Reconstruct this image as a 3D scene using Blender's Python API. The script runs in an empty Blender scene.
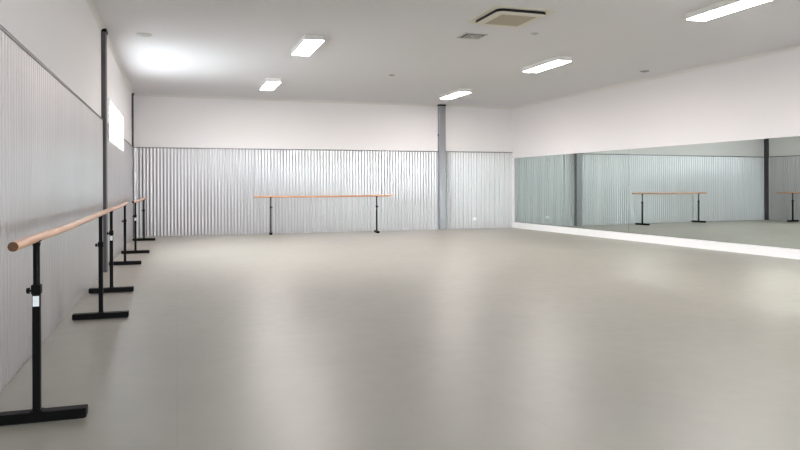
import bpy, bmesh, math, random
from mathutils import Vector, Matrix
random.seed(7)
scene = bpy.context.scene
COL = scene.collection
PI = math.pi

# ------------------------------------------------------------------ camera, world, exposure
EYE = 1.37
F = 686.15          # focal length in pixels of the 800 px wide frame
YAW = 0.3151        # turned right of the left wall's direction
ROLL = -0.0034
HY = 185.88         # image row of the horizon
cam = bpy.data.cameras.new('camera'); camo = bpy.data.objects.new('camera', cam); COL.objects.link(camo)
cam.sensor_fit = 'HORIZONTAL'; cam.sensor_width = 36.0; cam.lens = 36.0 * F / 800.0
cam.shift_y = -(225 - HY) / 800.0
cam.clip_start = 0.05; cam.clip_end = 300
camo.matrix_world = (Matrix.Translation((0, 0, EYE)) @ Matrix.Rotation(-YAW, 4, 'Z')
                     @ Matrix.Rotation(PI / 2, 4, 'X') @ Matrix.Rotation(ROLL, 4, 'Z'))
scene.camera = camo

SKY_UP = 14.0        # overcast bright sky
SKY_LOW = 4.6      # sunlit pale ground outside, seen only through the window
FRONT_SKY = 0.74
LAMP = 16.0
scene.view_settings.view_transform = 'Standard'
scene.view_settings.look = 'None'
scene.view_settings.gamma = 1.0
scene.view_settings.use_curve_mapping = False
scene.view_settings.exposure = 2.2

w = bpy.data.worlds.new('world'); scene.world = w; w.use_nodes = True
nt = w.node_tree; nt.nodes.clear()
wo = nt.nodes.new('ShaderNodeOutputWorld'); bg = nt.nodes.new('ShaderNodeBackground')
tc = nt.nodes.new('ShaderNodeTexCoord'); sp = nt.nodes.new('ShaderNodeSeparateXYZ')
mr = nt.nodes.new('ShaderNodeMapRange')
mr.inputs['From Min'].default_value = -0.04; mr.inputs['From Max'].default_value = 0.04
mr.inputs['To Min'].default_value = SKY_LOW; mr.inputs['To Max'].default_value = SKY_UP
nt.links.new(tc.outputs['Generated'], sp.inputs[0]); nt.links.new(sp.outputs['Z'], mr.inputs['Value'])
# the side behind the photographer (-Y) is scaled to tune the added glazing's light
sd = nt.nodes.new('ShaderNodeMapRange'); sd.inputs['From Min'].default_value = -0.75; sd.inputs['From Max'].default_value = -0.35
sd.inputs['To Min'].default_value = FRONT_SKY; sd.inputs['To Max'].default_value = 1.0
mm = nt.nodes.new('ShaderNodeMath'); mm.operation = 'MULTIPLY'
nt.links.new(sp.outputs['Y'], sd.inputs['Value']); nt.links.new(mr.outputs[0], mm.inputs[0]); nt.links.new(sd.outputs[0], mm.inputs[1])
nt.links.new(mm.outputs[0], bg.inputs['Strength'])
bg.inputs['Color'].default_value = (0.90, 0.94, 1.0, 1)
nt.links.new(bg.outputs[0], wo.inputs[0])

# ------------------------------------------------------------------ materials
def lin(r, g, b):
    def f(c):
        c /= 255.0
        return c / 12.92 if c <= 0.04045 else ((c + 0.055) / 1.055) ** 2.4
    return (f(r), f(g), f(b), 1)

def mat(name, col, rough=0.6, metal=0.0, noise=None, bump=None, spec=0.5, emit=None, coat=0):
    """noise = (scale, amount, stretch xyz)  bump = (scale, strength, distance)"""
    m = bpy.data.materials.new(name); m.use_nodes = True
    n = m.node_tree; b = n.nodes['Principled BSDF']
    b.inputs['Base Color'].default_value = col
    b.inputs['Roughness'].default_value = rough
    b.inputs['Metallic'].default_value = metal
    b.inputs['Specular IOR Level'].default_value = spec
    b.inputs['Coat Weight'].default_value = coat
    if emit:
        b.inputs['Emission Color'].default_value = emit[0]
        b.inputs['Emission Strength'].default_value = emit[1]
    if noise or bump:
        t = n.nodes.new('ShaderNodeTexCoord')
    if noise:
        mp = n.nodes.new('ShaderNodeMapping'); mp.inputs['Scale'].default_value = noise[2] if len(noise) > 2 else (1, 1, 1)
        n.links.new(t.outputs['Object'], mp.inputs[0])
        nz = n.nodes.new('ShaderNodeTexNoise'); nz.inputs['Scale'].default_value = noise[0]
        nz.inputs['Detail'].default_value = 5
        n.links.new(mp.outputs[0], nz.inputs['Vector'])
        r = n.nodes.new('ShaderNodeMapRange')
        r.inputs['From Min'].default_value = 0.3; r.inputs['From Max'].default_value = 0.7
        r.inputs['To Min'].default_value = 1 - noise[1]; r.inputs['To Max'].default_value = 1 + noise[1]
        n.links.new(nz.outputs['Fac'], r.inputs['Value'])
        mx = n.nodes.new('ShaderNodeVectorMath'); mx.operation = 'SCALE'
        mx.inputs[0].default_value = col[:3]
        n.links.new(r.outputs[0], mx.inputs['Scale'])
        n.links.new(mx.outputs[0], b.inputs['Base Color'])
    if bump:
        nb = n.nodes.new('ShaderNodeTexNoise'); nb.inputs['Scale'].default_value = bump[0]
        nb.inputs['Detail'].default_value = 4
        n.links.new(t.outputs['Object'], nb.inputs['Vector'])
        bp = n.nodes.new('ShaderNodeBump'); bp.inputs['Strength'].default_value = bump[1]
        bp.inputs['Distance'].default_value = bump[2]
        n.links.new(nb.outputs['Fac'], bp.inputs['Height'])
        n.links.new(bp.outputs[0], b.inputs['Normal'])
    return m

M = {}
M['plaster'] = mat('painted plasterboard', lin(241, 238, 239), 0.75, bump=(60, 0.05, 0.002))
M['ceiling'] = mat('ceiling paint', lin(224, 223, 226), 0.8, bump=(60, 0.05, 0.002))
M['cornice'] = mat('cornice paint', lin(230, 228, 225), 0.7)
M['zinc'] = mat('zincalume sheet', lin(198, 196, 198), 0.33, 0.88, noise=(2.2, 0.035, (1, 1, 0.25)))
M['flash'] = mat('zinc flashing', lin(112, 110, 110), 0.45, 0.7)
M['column'] = mat('dark grey column paint', lin(76, 72, 76), 0.45, noise=(5, 0.03))  # darker than the back wall column
M['column_pale'] = mat('metallic grey column finish', lin(156, 157, 161), 0.35, 0.6, noise=(5, 0.03))
M['skirt'] = mat('white gloss skirting', lin(252, 252, 253), 0.35)
M['black'] = mat('black powder coat', (0.003, 0.0028, 0.003, 1), 0.5, spec=0.12, bump=(350, 0.05, 0.0005))
M['rubber'] = mat('black rubber', (0.010, 0.010, 0.010, 1), 0.7)
M['label'] = mat('white sticker', lin(235, 238, 240), 0.5)
M['white'] = mat('white enamel', lin(240, 238, 235), 0.4)
M['ivory'] = mat('ivory plastic', lin(222, 218, 205), 0.45)
M['grille'] = mat('beige grille plastic', lin(186, 176, 158), 0.6)
M['dark'] = mat('dark gap', (0.008, 0.008, 0.008, 1), 0.8)
M['steel'] = mat('grey vent metal', lin(190, 189, 186), 0.5)
M['greyplastic'] = mat('grey plastic', lin(150, 148, 144), 0.5)
M['lamp'] = mat('lit diffuser', (0.9, 0.9, 0.9, 1), 0.5, emit=((1.0, 0.935, 0.90, 1), LAMP))
M['endgrain'] = mat('shaded end grain', lin(92, 62, 38), 0.7, noise=(90, 0.3))  # brown darkened so the rail ends look in shade
M['sealant'] = mat('mirror edge', lin(70, 84, 80), 0.4)

# vinyl floor: fine speckle, mild unevenness in gloss, welded seams between the 2 m wide rolls
m = mat('grey vinyl floor', lin(154, 150, 140), 0.32, spec=0.55); M['floor'] = m
n = m.node_tree; b = n.nodes['Principled BSDF']; L = n.links
t = n.nodes.new('ShaderNodeTexCoord')
n1 = n.nodes.new('ShaderNodeTexNoise'); n1.inputs['Scale'].default_value = 0.9; n1.inputs['Detail'].default_value = 6
n2 = n.nodes.new('ShaderNodeTexNoise'); n2.inputs['Scale'].default_value = 120; n2.inputs['Detail'].default_value = 3
L.new(t.outputs['Object'], n1.inputs['Vector']); L.new(t.outputs['Object'], n2.inputs['Vector'])
r1 = n.nodes.new('ShaderNodeMapRange'); r1.inputs['From Min'].default_value = .3; r1.inputs['From Max'].default_value = .7
r1.inputs['To Min'].default_value = .96; r1.inputs['To Max'].default_value = 1.04; L.new(n1.outputs['Fac'], r1.inputs['Value'])
r2 = n.nodes.new('ShaderNodeMapRange'); r2.inputs['From Min'].default_value = .3; r2.inputs['From Max'].default_value = .7
r2.inputs['To Min'].default_value = .96; r2.inputs['To Max'].default_value = 1.04; L.new(n2.outputs['Fac'], r2.inputs['Value'])
mu = n.nodes.new('ShaderNodeMath'); mu.operation = 'MULTIPLY'; L.new(r1.outputs[0], mu.inputs[0]); L.new(r2.outputs[0], mu.inputs[1])
sx = n.nodes.new('ShaderNodeSeparateXYZ'); L.new(t.outputs['Object'], sx.inputs[0])
d1 = n.nodes.new('ShaderNodeMath'); d1.operation = 'PINGPONG'; d1.inputs[1].default_value = 1.0; L.new(sx.outputs['X'], d1.inputs[0])
d2 = n.nodes.new('ShaderNodeMath'); d2.operation = 'LESS_THAN'; d2.inputs[1].default_value = 0.004; L.new(d1.outputs[0], d2.inputs[0])
d3 = n.nodes.new('ShaderNodeMath'); d3.operation = 'MULTIPLY_ADD'; d3.inputs[1].default_value = -0.06; d3.inputs[2].default_value = 1.0
L.new(d2.outputs[0], d3.inputs[0])
m2 = n.nodes.new('ShaderNodeMath'); m2.operation = 'MULTIPLY'; L.new(mu.outputs[0], m2.inputs[0]); L.new(d3.outputs[0], m2.inputs[1])
vs = n.nodes.new('ShaderNodeVectorMath'); vs.operation = 'SCALE'; vs.inputs[0].default_value = lin(154, 150, 140)[:3]
L.new(m2.outputs[0], vs.inputs['Scale']); L.new(vs.outputs[0], b.inputs['Base Color'])
n3 = n.nodes.new('ShaderNodeTexNoise'); n3.inputs['Scale'].default_value = 6; n3.inputs['Detail'].default_value = 6
L.new(t.outputs['Object'], n3.inputs['Vector'])
r3 = n.nodes.new('ShaderNodeMapRange'); r3.inputs['To Min'].default_value = .32; r3.inputs['To Max'].default_value = .44
L.new(n3.outputs['Fac'], r3.inputs['Value']); L.new(r3.outputs[0], b.inputs['Roughness'])
bp = n.nodes.new('ShaderNodeBump'); bp.inputs['Strength'].default_value = 0.10; bp.inputs['Distance'].default_value = 0.004
n4 = n.nodes.new('ShaderNodeTexNoise'); n4.inputs['Scale'].default_value = 14; n4.inputs['Detail'].default_value = 3
L.new(t.outputs['Object'], n4.inputs['Vector']); L.new(n4.outputs['Fac'], bp.inputs['Height']); L.new(bp.outputs[0], b.inputs['Normal'])

# varnished timber rail, grain along its length (local Y)
m = mat('varnished beech', lin(206, 158, 122), 0.35, coat=0.3); M['wood'] = m
n = m.node_tree; b = n.nodes['Principled BSDF']; L = n.links
t = n.nodes.new('ShaderNodeTexCoord'); mp = n.nodes.new('ShaderNodeMapping'); mp.inputs['Scale'].default_value = (60, 1.6, 60)
nz = n.nodes.new('ShaderNodeTexNoise'); nz.inputs['Scale'].default_value = 1.0; nz.inputs['Detail'].default_value = 4
cr = n.nodes.new('ShaderNodeValToRGB'); cr.color_ramp.elements[0].color = lin(178, 116, 78); cr.color_ramp.elements[1].color = lin(228, 176, 136)
cr.color_ramp.elements[0].position = .3; cr.color_ramp.elements[1].position = .65
L.new(t.outputs['Object'], mp.inputs[0]); L.new(mp.outputs[0], nz.inputs['Vector']); L.new(nz.outputs['Fac'], cr.inputs[0]); L.new(cr.outputs[0], b.inputs['Base Color'])

# mirror: silvered glass with a slight green cast
m = mat('silvered mirror', (0.60, 0.665, 0.64, 1), 0.0, 1.0); M['mirror'] = m
# clear window glass
m = bpy.data.materials.new('window glass'); m.use_nodes = True; n = m.node_tree; n.nodes.clear()
o = n.nodes.new('ShaderNodeOutputMaterial'); mx = n.nodes.new('ShaderNodeMixShader'); tr = n.nodes.new('ShaderNodeBsdfTransparent')
gl = n.nodes.new('ShaderNodeBsdfGlossy'); gl.inputs['Roughness'].default_value = 0.02
mx.inputs[0].default_value = 0.08; tr.inputs[0].default_value = (0.95, 0.97, 0.96, 1)
n.links.new(tr.outputs[0], mx.inputs[1]); n.links.new(gl.outputs[0], mx.inputs[2]); n.links.new(mx.outputs[0], o.inputs[0]); M['glass'] = m

# ------------------------------------------------------------------ helpers
IDENT = lambda p: Vector(p)
def add_box(bm, lo, hi, T=IDENT, bevel=0):
    (x0, y0, z0), (x1, y1, z1) = lo, hi
    v = [bm.verts.new(T(p)) for p in ((x0,y0,z0),(x1,y0,z0),(x1,y1,z0),(x0,y1,z0),(x0,y0,z1),(x1,y0,z1),(x1,y1,z1),(x0,y1,z1))]
    fs = [bm.faces.new([v[i] for i in q]) for q in ((0,3,2,1),(4,5,6,7),(0,1,5,4),(1,2,6,5),(2,3,7,6),(3,0,4,7))]
    if bevel:
        es = list({e for f in fs for e in f.edges})
        bmesh.ops.bevel(bm, geom=es, offset=bevel, segments=3, affect='EDGES', profile=0.5)

def add_cyl(bm, p0, p1, r0, r1=None, seg=24, caps=True):
    r1 = r0 if r1 is None else r1
    p0, p1 = Vector(p0), Vector(p1); d = (p1 - p0).normalized()
    a = d.orthogonal().normalized(); c = d.cross(a)
    A = [bm.verts.new(p0 + (a * math.cos(k * 2 * PI / seg) + c * math.sin(k * 2 * PI / seg)) * r0) for k in range(seg)]
    B = [bm.verts.new(p1 + (a * math.cos(k * 2 * PI / seg) + c * math.sin(k * 2 * PI / seg)) * r1) for k in range(seg)]
    for k in range(seg):
        bm.faces.new([A[k], A[(k + 1) % seg], B[(k + 1) % seg], B[k]])
    if caps:
        bm.faces.new(A[::-1]); bm.faces.new(B)

def rrect(cx, cy, w_, d_, r, seg=6):
    out = []
    for (sx_, sy_, a0) in ((1, 1, 0), (-1, 1, PI/2), (-1, -1, PI), (1, -1, 1.5*PI)):
        for k in range(seg + 1):
            a = a0 + k * PI / 2 / seg
            out.append((cx + sx_ * (w_/2 - r) + r * math.cos(a), cy + sy_ * (d_/2 - r) + r * math.sin(a)))
    return out

def add_prism(bm, pts, z0, z1, T=IDENT, pts2=None):
    pts2 = pts2 or pts
    A = [bm.verts.new(T((x, y, z0))) for x, y in pts]; B = [bm.verts.new(T((x, y, z1))) for x, y in pts2]
    k = len(pts)
    for i in range(k): bm.faces.new([A[i], A[(i+1) % k], B[(i+1) % k], B[i]])
    bm.faces.new(A[::-1]); bm.faces.new(B)

def obj(name, bm, m_, parent=None, smooth=False, label=None):
    bmesh.ops.recalc_face_normals(bm, faces=bm.faces)
    me = bpy.data.meshes.new(name); bm.to_mesh(me); bm.free()
    me.materials.append(M[m_])
    if smooth:
        for p in me.polygons: p.use_smooth = True
    o_ = bpy.data.objects.new(name, me); COL.objects.link(o_)
    if smooth == 'auto':
        me.set_sharp_from_angle(angle=math.radians(35))
    if parent is not None: o_.parent = parent
    if label: o_['label'] = label
    return o_

def struct(name, bm, m_, parent=None, smooth=False, label=None):
    o_ = obj(name, bm, m_, parent, smooth)
    if parent is None: o_['kind'] = 'structure'
    if label: o_['label'] = label
    return o_

def thing(name, label, cat, loc=(0, 0, 0), rz=0, group=None):
    o_ = bpy.data.objects.new(name, None); COL.objects.link(o_)
    o_.empty_display_size = 0.1
    o_.location = loc; o_.rotation_euler = (0, 0, rz); o_['label'] = label; o_['category'] = cat
    if group: o_['group'] = group
    return o_

def copy_tree(o_, parent=None):
    c = o_.copy(); COL.objects.link(c)
    if parent is not None: c.parent = parent
    for ch in list(o_.children): copy_tree(ch, c)
    return c

# ------------------------------------------------------------------ room geometry
XL, YB, TB = -1.126, 20.05, 0.0047      # left wall, back wall (tiny skew)
XR, TR = 10.412, 0.0404                 # right wall leans inwards towards the back
YF = -2.6                               # wall behind the photographer
H, HC = 3.91, 2.45                      # ceiling, top of the metal cladding
PITCH, AMP = 0.0905, 0.0115
YBR = YB + (XR - XL) * math.tan(TB)

def frame(ox, oy, sx_, sy_, nx, ny):
    return lambda p: Vector((ox + sx_ * p[0] + nx * p[1], oy + sy_ * p[0] + ny * p[1], p[2]))
LW = frame(XL, YF, 0, 1, 1, 0)                                              # s from the front, n into the room
BW = frame(XL, YB, math.cos(TB), math.sin(TB), math.sin(TB), -math.cos(TB))   # s from the left corner
RW = frame(XR, YBR, math.sin(TR), -math.cos(TR), -math.cos(TR), -math.sin(TR))  # s from the back corner
LB = YB - YF; WB = (XR - XL) / math.cos(TB); LR = (YBR - YF) / math.cos(TR)
XRF = XR + (YBR - YF) * math.tan(TR)
PB = 0.014                                                                     # plaster face behind the sheet centre plane

# floor and ceiling
bm = bmesh.new(); add_prism(bm, [(XL-.3, YF-.3), (XRF+.3, YF-.3), (XR+.3, YBR+.35), (XL-.3, YB+.35)], -0.12, 0); struct('floor', bm, 'floor')
bm = bmesh.new(); add_prism(bm, [(XL-.3, YF-.3), (XRF+.3, YF-.3), (XR+.3, YBR+.35), (XL-.3, YB+.35)], H, H + .15); struct('ceiling', bm, 'ceiling')

# window opening in the left wall (s is measured from the front wall)
W0, W1, WZ0, WZ1 = 13.1 - YF, 16.35 - YF, 2.17, 2.90
TH = 0.10
bm = bmesh.new()
for a, c, z0, z1 in ((-.2, W0, 0, H), (W1, LB, 0, H), (W0, W1, 0, WZ0), (W0, W1, WZ1, H)):
    add_box(bm, (a, -PB - TH, z0), (c, -PB, z1), LW)
wl = struct('wall_left', bm, 'plaster')
bm = bmesh.new(); add_box(bm, (-.2, -PB - .2, 0), (WB + .2, -PB, H), BW); wb = struct('wall_back', bm, 'plaster')
bm = bmesh.new(); add_box(bm, (0, -.2, 0), (LR + .2, 0, H), RW); wr = struct('wall_right', bm, 'plaster')
GX0, GX1, GZ0, GZ1 = 3.0, 6.4, 0.4, 2.7      # unseen glazing added behind the photographer to give the back wall its sheen
bm = bmesh.new()
for q in ((XL - .1, GX0, 0, H), (GX1, XRF + .1, 0, H), (GX0, GX1, 0, GZ0), (GX0, GX1, GZ1, H)):
    add_box(bm, (q[0], YF - .1, q[2]), (q[1], YF, q[3]))
wf = struct('wall_front', bm, 'plaster')
bm = bmesh.new()
for k in range(7):
    x = GX0 + .03 + (GX1 - GX0 - .06) * k / 6
    add_box(bm, (x - .03, YF - .07, GZ0 + .05), (x + .03, YF - .02, GZ1 - .05))
add_box(bm, (GX0, YF - .07, GZ0), (GX1, YF - .02, GZ0 + .05)); add_box(bm, (GX0, YF - .07, GZ1 - .05), (GX1, YF - .02, GZ1))
wf2 = struct('added_window', bm, 'white')
bm = bmesh.new(); add_box(bm, (GX0, YF - .05, GZ0 + .05), (GX1, YF - .044, GZ1 - .05)); obj('window_pane', bm, 'glass', wf2)
p2 = bpy.data.lights.new('window_portal', 'AREA'); p2.shape = 'RECTANGLE'; p2.size = GX1 - GX0; p2.size_y = GZ1 - GZ0; p2.cycles.is_portal = True
q2 = bpy.data.objects.new('window_portal', p2); COL.objects.link(q2); q2.location = ((GX0 + GX1) / 2, YF - .09, (GZ0 + GZ1) / 2); q2.rotation_euler = (PI / 2, 0, 0)

# corrugated metal lining: real rolled profile, sheets lapped every nine ribs
def prof(s):
    a = (s / PITCH) % 1.0
    c = math.cos(2 * PI * a)
    c = math.copysign(abs(c) ** 0.85, c)
    lap = ((s / PITCH / 9.0) % 1.0)
    return AMP * c + 0.004 * (lap - 0.5)
def cladding(name, T, spans, parent):
    bm = bmesh.new()
    for (s0, s1, z0, z1) in spans:
        st = PITCH / 16
        cuts = [s0] + [q * st for q in range(math.ceil(s0 / st + .1), math.floor(s1 / st - .1) + 1)] + [s1]
        prev = None
        for s in cuts:
            d = prof(s)
            a, c = bm.verts.new(T((s, d, z0))), bm.verts.new(T((s, d, z1)))
            if prev: bm.faces.new([prev[0], a, c, prev[1]])
            prev = (a, c)
    me = bpy.data.meshes.new(name)
    bm.normal_update(); bm.to_mesh(me); bm.free(); me.materials.append(M['zinc'])
    for p in me.polygons: p.use_smooth = True
    o_ = bpy.data.objects.new(name, me); COL.objects.link(o_); o_.parent = parent
    o_['label'] = 'silver corrugated metal lining'
    return o_
CL0, CL1 = 11.93 - YF, 12.17 - YF           # column on the left wall
cladding('corrugated_lining', LW, [(0, CL0 + .02, 0.004, HC), (CL1 - .02, W0 - .03, 0.004, HC), (W0 - .03, W1 + .03, 0.004, WZ0 - .03), (W1 + .03, LB - .2, 0.004, HC)], wl)
BC0, BC1 = 8.93, 9.14                        # column on the back wall
cladding('corrugated_lining', BW, [(0.03, BC0 + .02, 0.004, HC), (BC1 - .02, WB - .012, 0.004, HC)], wb)
def cap(T, spans, parent):
    bm = bmesh.new()
    for s0, s1 in spans:
        add_box(bm, (s0, -PB, HC - .004), (s1, .016, HC + .006), T)
        add_box(bm, (s0, .012, HC - .022), (s1, .016, HC - .004), T)
    obj('cap_flashing', bm, 'flash', parent, label='thin metal angle capping the corrugated lining')
cap(LW, [(0, CL0), (CL1, W0 - .03), (W1 + .03, LB - .2)], wl)
cap(BW, [(.03, BC0), (BC1, WB - .012)], wb)

# cove cornice round the ceiling
def cove(T, s0, s1, off, parent):
    bm = bmesh.new(); R = .06; k = 8
    pts = [(off, H), (off, H - R)]
    for i in range(1, k):
        a = PI / 2 * i / k
        pts.append((off + R * (1 - math.cos(a)), H - R + R * math.sin(a)))
    pts.append((off + R, H))
    A = [bm.verts.new(T((s0, x, z))) for x, z in pts]; B = [bm.verts.new(T((s1, x, z))) for x, z in pts]
    for i in range(len(pts)): bm.faces.new([A[i], A[(i+1) % len(pts)], B[(i+1) % len(pts)], B[i]])
    bm.faces.new(A); bm.faces.new(B)
    obj('cornice', bm, 'cornice', parent, smooth='auto')
cove(LW, 0, LB, -PB, wl); cove(BW, 0, WB, -PB, wb); cove(RW, 0, LR, 0, wr)

# white skirting below the mirrors
bm = bmesh.new()
add_box(bm, (0.0, 0, 0), (LR, 0.030, 0.183), RW)
bsk = struct('baseboard_right', bm, 'skirt')
bm = bmesh.new(); add_box(bm, (0.0, 0, 0.183), (0.135, 0.022, 2.265), RW)
struct('trim_1', bm, 'skirt')

# window
bm = bmesh.new()
fr = .045
for a, c, z0, z1 in ((W0, W1, WZ0, WZ0 + fr), (W0, W1, WZ1 - fr, WZ1), (W0, W0 + fr, WZ0 + fr, WZ1 - fr), (W1 - fr, W1, WZ0 + fr, WZ1 - fr),
                     ((W0 + W1) / 2 - .02, (W0 + W1) / 2 + .02, WZ0 + fr, WZ1 - fr)):
    add_box(bm, (a, -PB - .055, z0), (c, -PB - .003, z1), LW)
win = struct('window_1', bm, 'white')
bm = bmesh.new(); add_box(bm, (W0 + fr, -PB - .034, WZ0 + fr), (W1 - fr, -PB - .028, WZ1 - fr), LW); obj('window_pane', bm, 'glass', win)
bm = bmesh.new()
for a, c, z0, z1 in ((W0 - .03, W1 + .03, WZ0 - .03, WZ0), (W0 - .03, W1 + .03, WZ1, WZ1 + .03), (W0 - .03, W0, WZ0, WZ1), (W1, W1 + .03, WZ0, WZ1)):
    add_box(bm, (a, -PB, z0), (c, .016, z1), LW)
obj('window_trim', bm, 'white', win)
pl = bpy.data.lights.new('window_portal', 'AREA'); pl.shape = 'RECTANGLE'; pl.size = W1 - W0; pl.size_y = WZ1 - WZ0
pl.cycles.is_portal = True
po = bpy.data.objects.new('window_portal', pl); COL.objects.link(po)
po.location = LW(((W0 + W1) / 2, -PB - .09, (WZ0 + WZ1) / 2)); po.rotation_euler = (PI / 2, 0, -PI / 2)

# ------------------------------------------------------------------ steel columns
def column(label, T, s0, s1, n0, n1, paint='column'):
    t_ = thing('steel_column', label, 'column', T(((s0 + s1) / 2, (n0 + n1) / 2, 0)), 0, 'grey steel columns along the walls')
    inv = Vector(t_.location)
    TT = lambda p: T(p) - inv
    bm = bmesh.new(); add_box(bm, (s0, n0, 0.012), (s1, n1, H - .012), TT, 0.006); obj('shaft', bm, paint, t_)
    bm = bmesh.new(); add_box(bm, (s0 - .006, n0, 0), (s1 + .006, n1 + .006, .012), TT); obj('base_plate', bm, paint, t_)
    bm = bmesh.new(); add_box(bm, (s0 - .01, n0, H - .05), (s1 + .01, n1 + .012, H), TT, .002); obj('top_plate', bm, 'black', t_, label='dark plate under the ceiling')
    return t_, TT
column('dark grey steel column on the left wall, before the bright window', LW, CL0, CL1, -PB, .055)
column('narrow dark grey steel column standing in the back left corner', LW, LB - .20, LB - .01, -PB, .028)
c3, T3 = column('wide grey steel column on the back wall, right of the free-standing barre', BW, BC0, BC1, -PB, .14, 'column_pale')
bm = bmesh.new(); add_box(bm, (BC0 - .03, .06, 2.93), (BC0, .09, 2.98), T3, .004); obj('hook', bm, 'black', c3, label='small dark hook on its side')

# ------------------------------------------------------------------ wall mirrors
edges = [0.14, 2.95, 5.75, 8.57, 11.38, 14.19, 17.0]
where = ['mirror panel at the back corner, the leftmost of the mirror wall',
         'mirror panel second from the back corner, reflecting the back column',
         'mirror panel third from the back corner, reflecting the whole far barre',
         'mirror panel nearest the photo edge, reflecting the back left corner column',
         'mirror panel towards the front of the room, fifth from the back corner',
         'mirror panel towards the front of the room, sixth from the back corner']
for i in range(4):
    a, c = edges[i] + .0015, edges[i + 1] - .0015
    org = RW(((a + c) / 2, 0, .185)); hang = (0.0, -.006, .005, .003)[i]      # each panel hangs a hair off the wall plane
    t_ = thing('wall_mirror', 'large frameless ' + where[i], 'mirror', org, 0, 'mirror panels along the right wall')
    t_.rotation_euler.z = hang
    t_.location = RW(((a + c) / 2, abs(hang) * 1.4, .185))
    TT = lambda p, org=org: RW(p) - org
    bm = bmesh.new(); add_box(bm, (a, .001, .185), (c, .011, 2.255), TT); obj('backing', bm, 'sealant', t_)
    bm = bmesh.new(); add_box(bm, (a, .0112, .185), (c, .016, 2.255), TT); obj('mirror_glass', bm, 'mirror', t_)

# ------------------------------------------------------------------ ceiling lights
def make_light(label, x, y):
    t_ = thing('ceiling_light', label, 'ceiling light', (x, y, H), 0, 'surface mounted batten lights')
    bm = bmesh.new()
    # shallow steel tray: top, four sides
    w2, l2 = .17, .71
    add_box(bm, (-w2, -l2, -.02), (w2, l2, 0)); add_box(bm, (-w2, -l2, -.085), (-w2 + .012, l2, -.02)); add_box(bm, (w2 - .012, -l2, -.085), (w2, l2, -.02))
    add_box(bm, (-w2 + .012, -l2, -.085), (w2 - .012, -l2 + .02, -.02)); add_box(bm, (-w2 + .012, l2 - .02, -.085), (w2 - .012, l2, -.02))
    obj('housing', bm, 'white', t_)
    bm = bmesh.new(); add_box(bm, (-w2 + .013, -l2 + .021, -.092), (w2 - .013, l2 - .021, -.07), bevel=.004); obj('diffuser', bm, 'lamp', t_, label='glowing white diffuser')
    return t_
LX, RX = 2.22, 7.28
l0 = make_light('lit batten light nearest the back left corner, smallest of the left pair', LX - .03, 16.95)
for lab, x, y in (('lit batten light over the left of the room, nearer of the left pair', LX, 12.1),
                  ('lit batten light near the back wall column, farthest of the right row', RX - .06, 17.3),
                  ('lit batten light in the middle of the right row, below the small ceiling disc', RX, 12.55),
                  ('lit batten light cut by the top right edge, largest of all', RX + .08, 7.66),
                  ('lit batten light at the front of the room, out of the photo, right row', RX + .12, 2.8)):
    c = copy_tree(l0); c.location = (x, y, H); c['label'] = lab

# ------------------------------------------------------------------ ceiling cassette air conditioner
ac = thing('air_conditioner', 'square ceiling cassette air conditioner with beige grille and dark outlet slot', 'air conditioner', (4.77, 9.28, H))
bm = bmesh.new(); add_prism(bm, rrect(0, 0, .99, 1.02, .03), -.010, 0, pts2=rrect(0, 0, 1.0, 1.03, .03)); obj('panel', bm, 'ivory', ac, smooth='auto')
bm = bmesh.new(); add_prism(bm, rrect(0, 0, .80, .86, .10), -.050, -.010); obj('outlet_slot', bm, 'dark', ac, smooth='auto', label='black air outlet slot round the grille')
bm = bmesh.new(); add_prism(bm, rrect(0, 0, .78, .84, .10), -.060, -.050, pts2=rrect(0, 0, .80, .86, .1)); fp = obj('front_plate', bm, 'ivory', ac, smooth='auto')
bm = bmesh.new()
for k in range(22):
    y = -.27 + k * .0257
    add_box(bm, (-.26, y - .008, -.066), (.26, y + .008, -.061))
add_box(bm, (-.275, -.29, -.061), (.275, .29, -.0595))
for s_ in (-1, 1):
    add_box(bm, (s_ * .268 - .008, -.29, -.067), (s_ * .268 + .008, .29, -.061)); add_box(bm, (-.26, s_ * .283 - .007, -.067), (.26, s_ * .283 + .007, -.061))
obj('grille', bm, 'grille', ac, label='slatted beige intake grille')

vt = thing('ceiling_vent', 'small square louvred air vent in the ceiling beside the air conditioner', 'vent', (4.78, 10.68, H))
bm = bmesh.new()
for r_o, r_i, z0, z1 in ((.20, .165, -.012, 0), (.125, .105, -.022, -.010), (.075, .06, -.028, -.016)):
    for q in ((-r_o, -r_o, r_o, -r_i), (-r_o, r_i, r_o, r_o), (-r_o, -r_i, -r_i, r_i), (r_i, -r_i, r_o, r_i)):
        add_box(bm, (q[0], q[1], z0), (q[2], q[3], z1))
add_box(bm, (-.03, -.03, -.032), (.03, .03, -.020))
obj('louvre', bm, 'steel', vt)
bm = bmesh.new(); add_box(bm, (-.164, -.164, -.004), (.164, .164, -.001)); obj('duct_opening', bm, 'dark', vt)

def disc(name, label, cat, x, y, r, drop, m_):
    t_ = thing(name, label, cat, (x, y, H))
    bm = bmesh.new(); add_cyl(bm, (0, 0, -drop * .4), (0, 0, 0), r, r * 1.02, 32); obj('base', bm, m_, t_, smooth='auto')
    bm = bmesh.new(); add_cyl(bm, (0, 0, -drop), (0, 0, -drop * .4), r * .55, r * .85, 32); obj('cover', bm, m_, t_, smooth='auto')
disc('ceiling_speaker', 'round white ceiling speaker near the dark wall column', 'speaker', -.50, 12.2, .125, .03, 'steel')
disc('smoke_detector', 'small round detector on the ceiling beside the air conditioner', 'detector', 5.70, 10.2, .065, .02, 'steel')
disc('ceiling_sensor', 'flat round grey sensor on the ceiling near the right wall', 'sensor', 9.93, 12.85, .10, .022, 'greyplastic')
disc('sprinkler_plate', 'tiny round grey plate on the ceiling in the middle of the room', 'ceiling plate', 4.70, 15.0, .07, .018, 'greyplastic')

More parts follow.
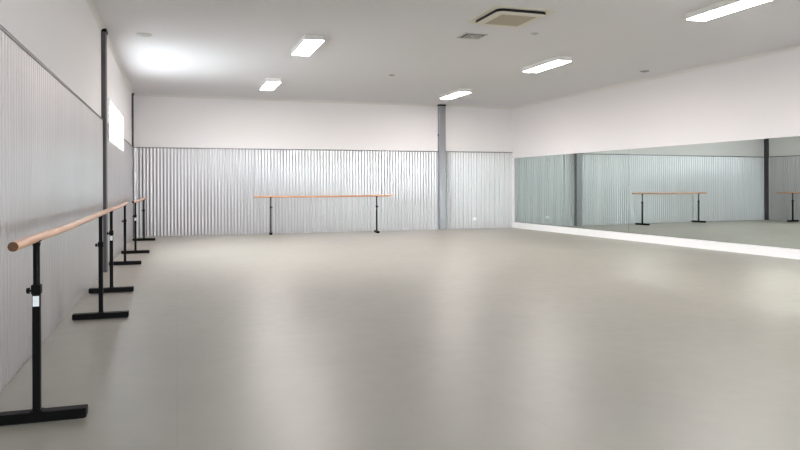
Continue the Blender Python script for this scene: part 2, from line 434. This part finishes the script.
# ------------------------------------------------------------------ power outlet on the back wall
so = BW((10.17, .011, .31)); ot = thing('power_outlet', 'white double power outlet low on the corrugated back wall', 'power outlet', so, TB)
bm = bmesh.new(); add_box(bm, (-.06, -.012, -.045), (.06, 0, .045), bevel=.004); op = obj('plate', bm, 'white', ot)
for s_ in (-1, 1):
    bm = bmesh.new(); add_box(bm, (s_ * .03 - .007, -.016, .018), (s_ * .03 + .007, -.012, .034)); obj('switch', bm, 'white', ot)
    bm = bmesh.new()
    for dx in (-.007, .007): add_box(bm, (s_ * .03 + dx - .0012, -.0125, -.012), (s_ * .03 + dx + .0012, -.0118, -.002))
    add_box(bm, (s_ * .03 - .0012, -.0125, -.026), (s_ * .03 + .0012, -.0118, -.016)); obj('socket', bm, 'dark', ot)

# ------------------------------------------------------------------ ballet barres (local: rail along +Y, first post at the origin)
def make_barre(label, loc, rz, span, o0, o1, knob_dir, group=None, base=.27, z0=1.075, z1=1.075):
    t_ = thing('ballet_barre', label, 'ballet barre', loc, rz, group)
    r = .0255; zl = lambda y: z0 + (z1 - z0) * y / span
    bm = bmesh.new(); N, S = 40, 24
    rings = []
    for i in range(N + 1):
        y = -o0 + (span + o0 + o1) * i / N
        u = (y / span) * (1 - y / span)
        z = zl(y) - .036 * max(u, 0) + .004 * min(u, 0)
        rings.append([bm.verts.new((r * math.cos(2*PI*k/S), y, z + r * math.sin(2*PI*k/S))) for k in range(S)])
    for i in range(N):
        for k in range(S): bm.faces.new([rings[i][k], rings[i][(k+1) % S], rings[i+1][(k+1) % S], rings[i+1][k]])
    bm.faces.new(rings[0][::-1]); bm.faces.new(rings[-1])
    rail = obj('handrail', bm, 'wood', t_, smooth='auto', label='round varnished timber rail')
    for y, z, dy in ((-o0, zl(-o0) - .004 * (o0/span) * (1 + o0/span), -1), (span + o1, zl(span + o1) - .004 * (o1/span) * (1 + o1/span), 1)):
        bm = bmesh.new(); add_cyl(bm, (0, y, z), (0, y + dy * .003, z), r * .98, r * .90, 24); obj('rail_end', bm, 'endgrain', rail, smooth='auto', label='dark end of the rail')
    for y in (0, span):
        zr = zl(y)
        # foot bar lying across the rail direction
        bm = bmesh.new(); add_box(bm, (-base, y - .045, .006), (base, y + .045, .062), bevel=.007); ft = obj('foot', bm, 'black', t_)
        bm = bmesh.new(); add_box(bm, (-base + .012, y - .030, 0), (base - .012, y + .030, .007)); obj('rubber_pad', bm, 'rubber', ft)
        bm = bmesh.new(); add_box(bm, (-.021, y - .021, .062), (.021, y + .021, .79), bevel=.004)
        add_box(bm, (-.032, y - .032, .062), (.032, y + .032, .068), bevel=.002)
        add_box(bm, (-.026, y - .026, .745), (.026, y + .026, .80), bevel=.004)
        ps = obj('post', bm, 'black', t_)
        bm = bmesh.new(); add_cyl(bm, (0, y, .78), (0, y, zr - .040), .0185, seg=20); obj('inner_tube', bm, 'black', ps, smooth='auto')
        bm = bmesh.new(); kd = Vector((math.cos(knob_dir), math.sin(knob_dir), 0)); c0 = Vector((0, y, .765))
        add_cyl(bm, c0 + kd * .024, c0 + kd * .036, .007, seg=12); add_cyl(bm, c0 + kd * .036, c0 + kd * .052, .019, .016, 16)
        obj('adjustment_knob', bm, 'black', ps, smooth='auto')
        if y == 0 or not group:
            bm = bmesh.new(); add_box(bm, (-.017, y - .0222, .675), (.017, y - .0212, .735)); obj('sticker', bm, 'label', ps, label='small white sticker')
        # saddle that cradles the rail from below
        bm = bmesh.new(); seg = 12; ri, ro, hw = .0258, .0305, .03
        zc = zr
        A = []
        for k in range(seg + 1):
            a = PI * 1.2 + PI * .6 * k / seg
            A.append([bm.verts.new((q * math.cos(a), y + sy_ * hw, zc + q * math.sin(a))) for q in (ri, ro) for sy_ in (-1, 1)])
        for k in range(seg):
            p, q = A[k], A[k+1]
            for i0, i1 in ((0, 1), (1, 3), (3, 2), (2, 0)): bm.faces.new([p[i0], p[i1], q[i1], q[i0]])
        bm.faces.new([A[0][i] for i in (0, 1, 3, 2)]); bm.faces.new([A[-1][i] for i in (0, 1, 3, 2)])
        add_cyl(bm, (0, y, zr - .05), (0, y, zr - .029), .0190, .024, 16)
        obj('saddle', bm, 'black', t_)
    return t_
G = 'ballet barres in a line along the left wall'
make_barre('nearest ballet barre along the left wall, timber rail end facing the viewer', (-.780, 4.48, 0), -.009, 3.28, .58, .69, PI, G, z0=1.073, z1=1.093)
make_barre('middle ballet barre of the line along the left wall, beside the dark wall column', (-.805, 9.64, 0), .017, 3.33, .68, .70, PI, G, z0=1.08, z1=1.068)
make_barre('farthest ballet barre of the left wall line, beside the back left corner', (-.802, 15.09, 0), -.005, 3.50, .70, .65, PI, G, z0=1.07, z1=1.07)
make_barre('ballet barre standing alone against the corrugated back wall', (2.56, 19.75, 0), -PI / 2 - .135, 3.05, .46, .48, PI / 2, z0=1.074, z1=1.086)
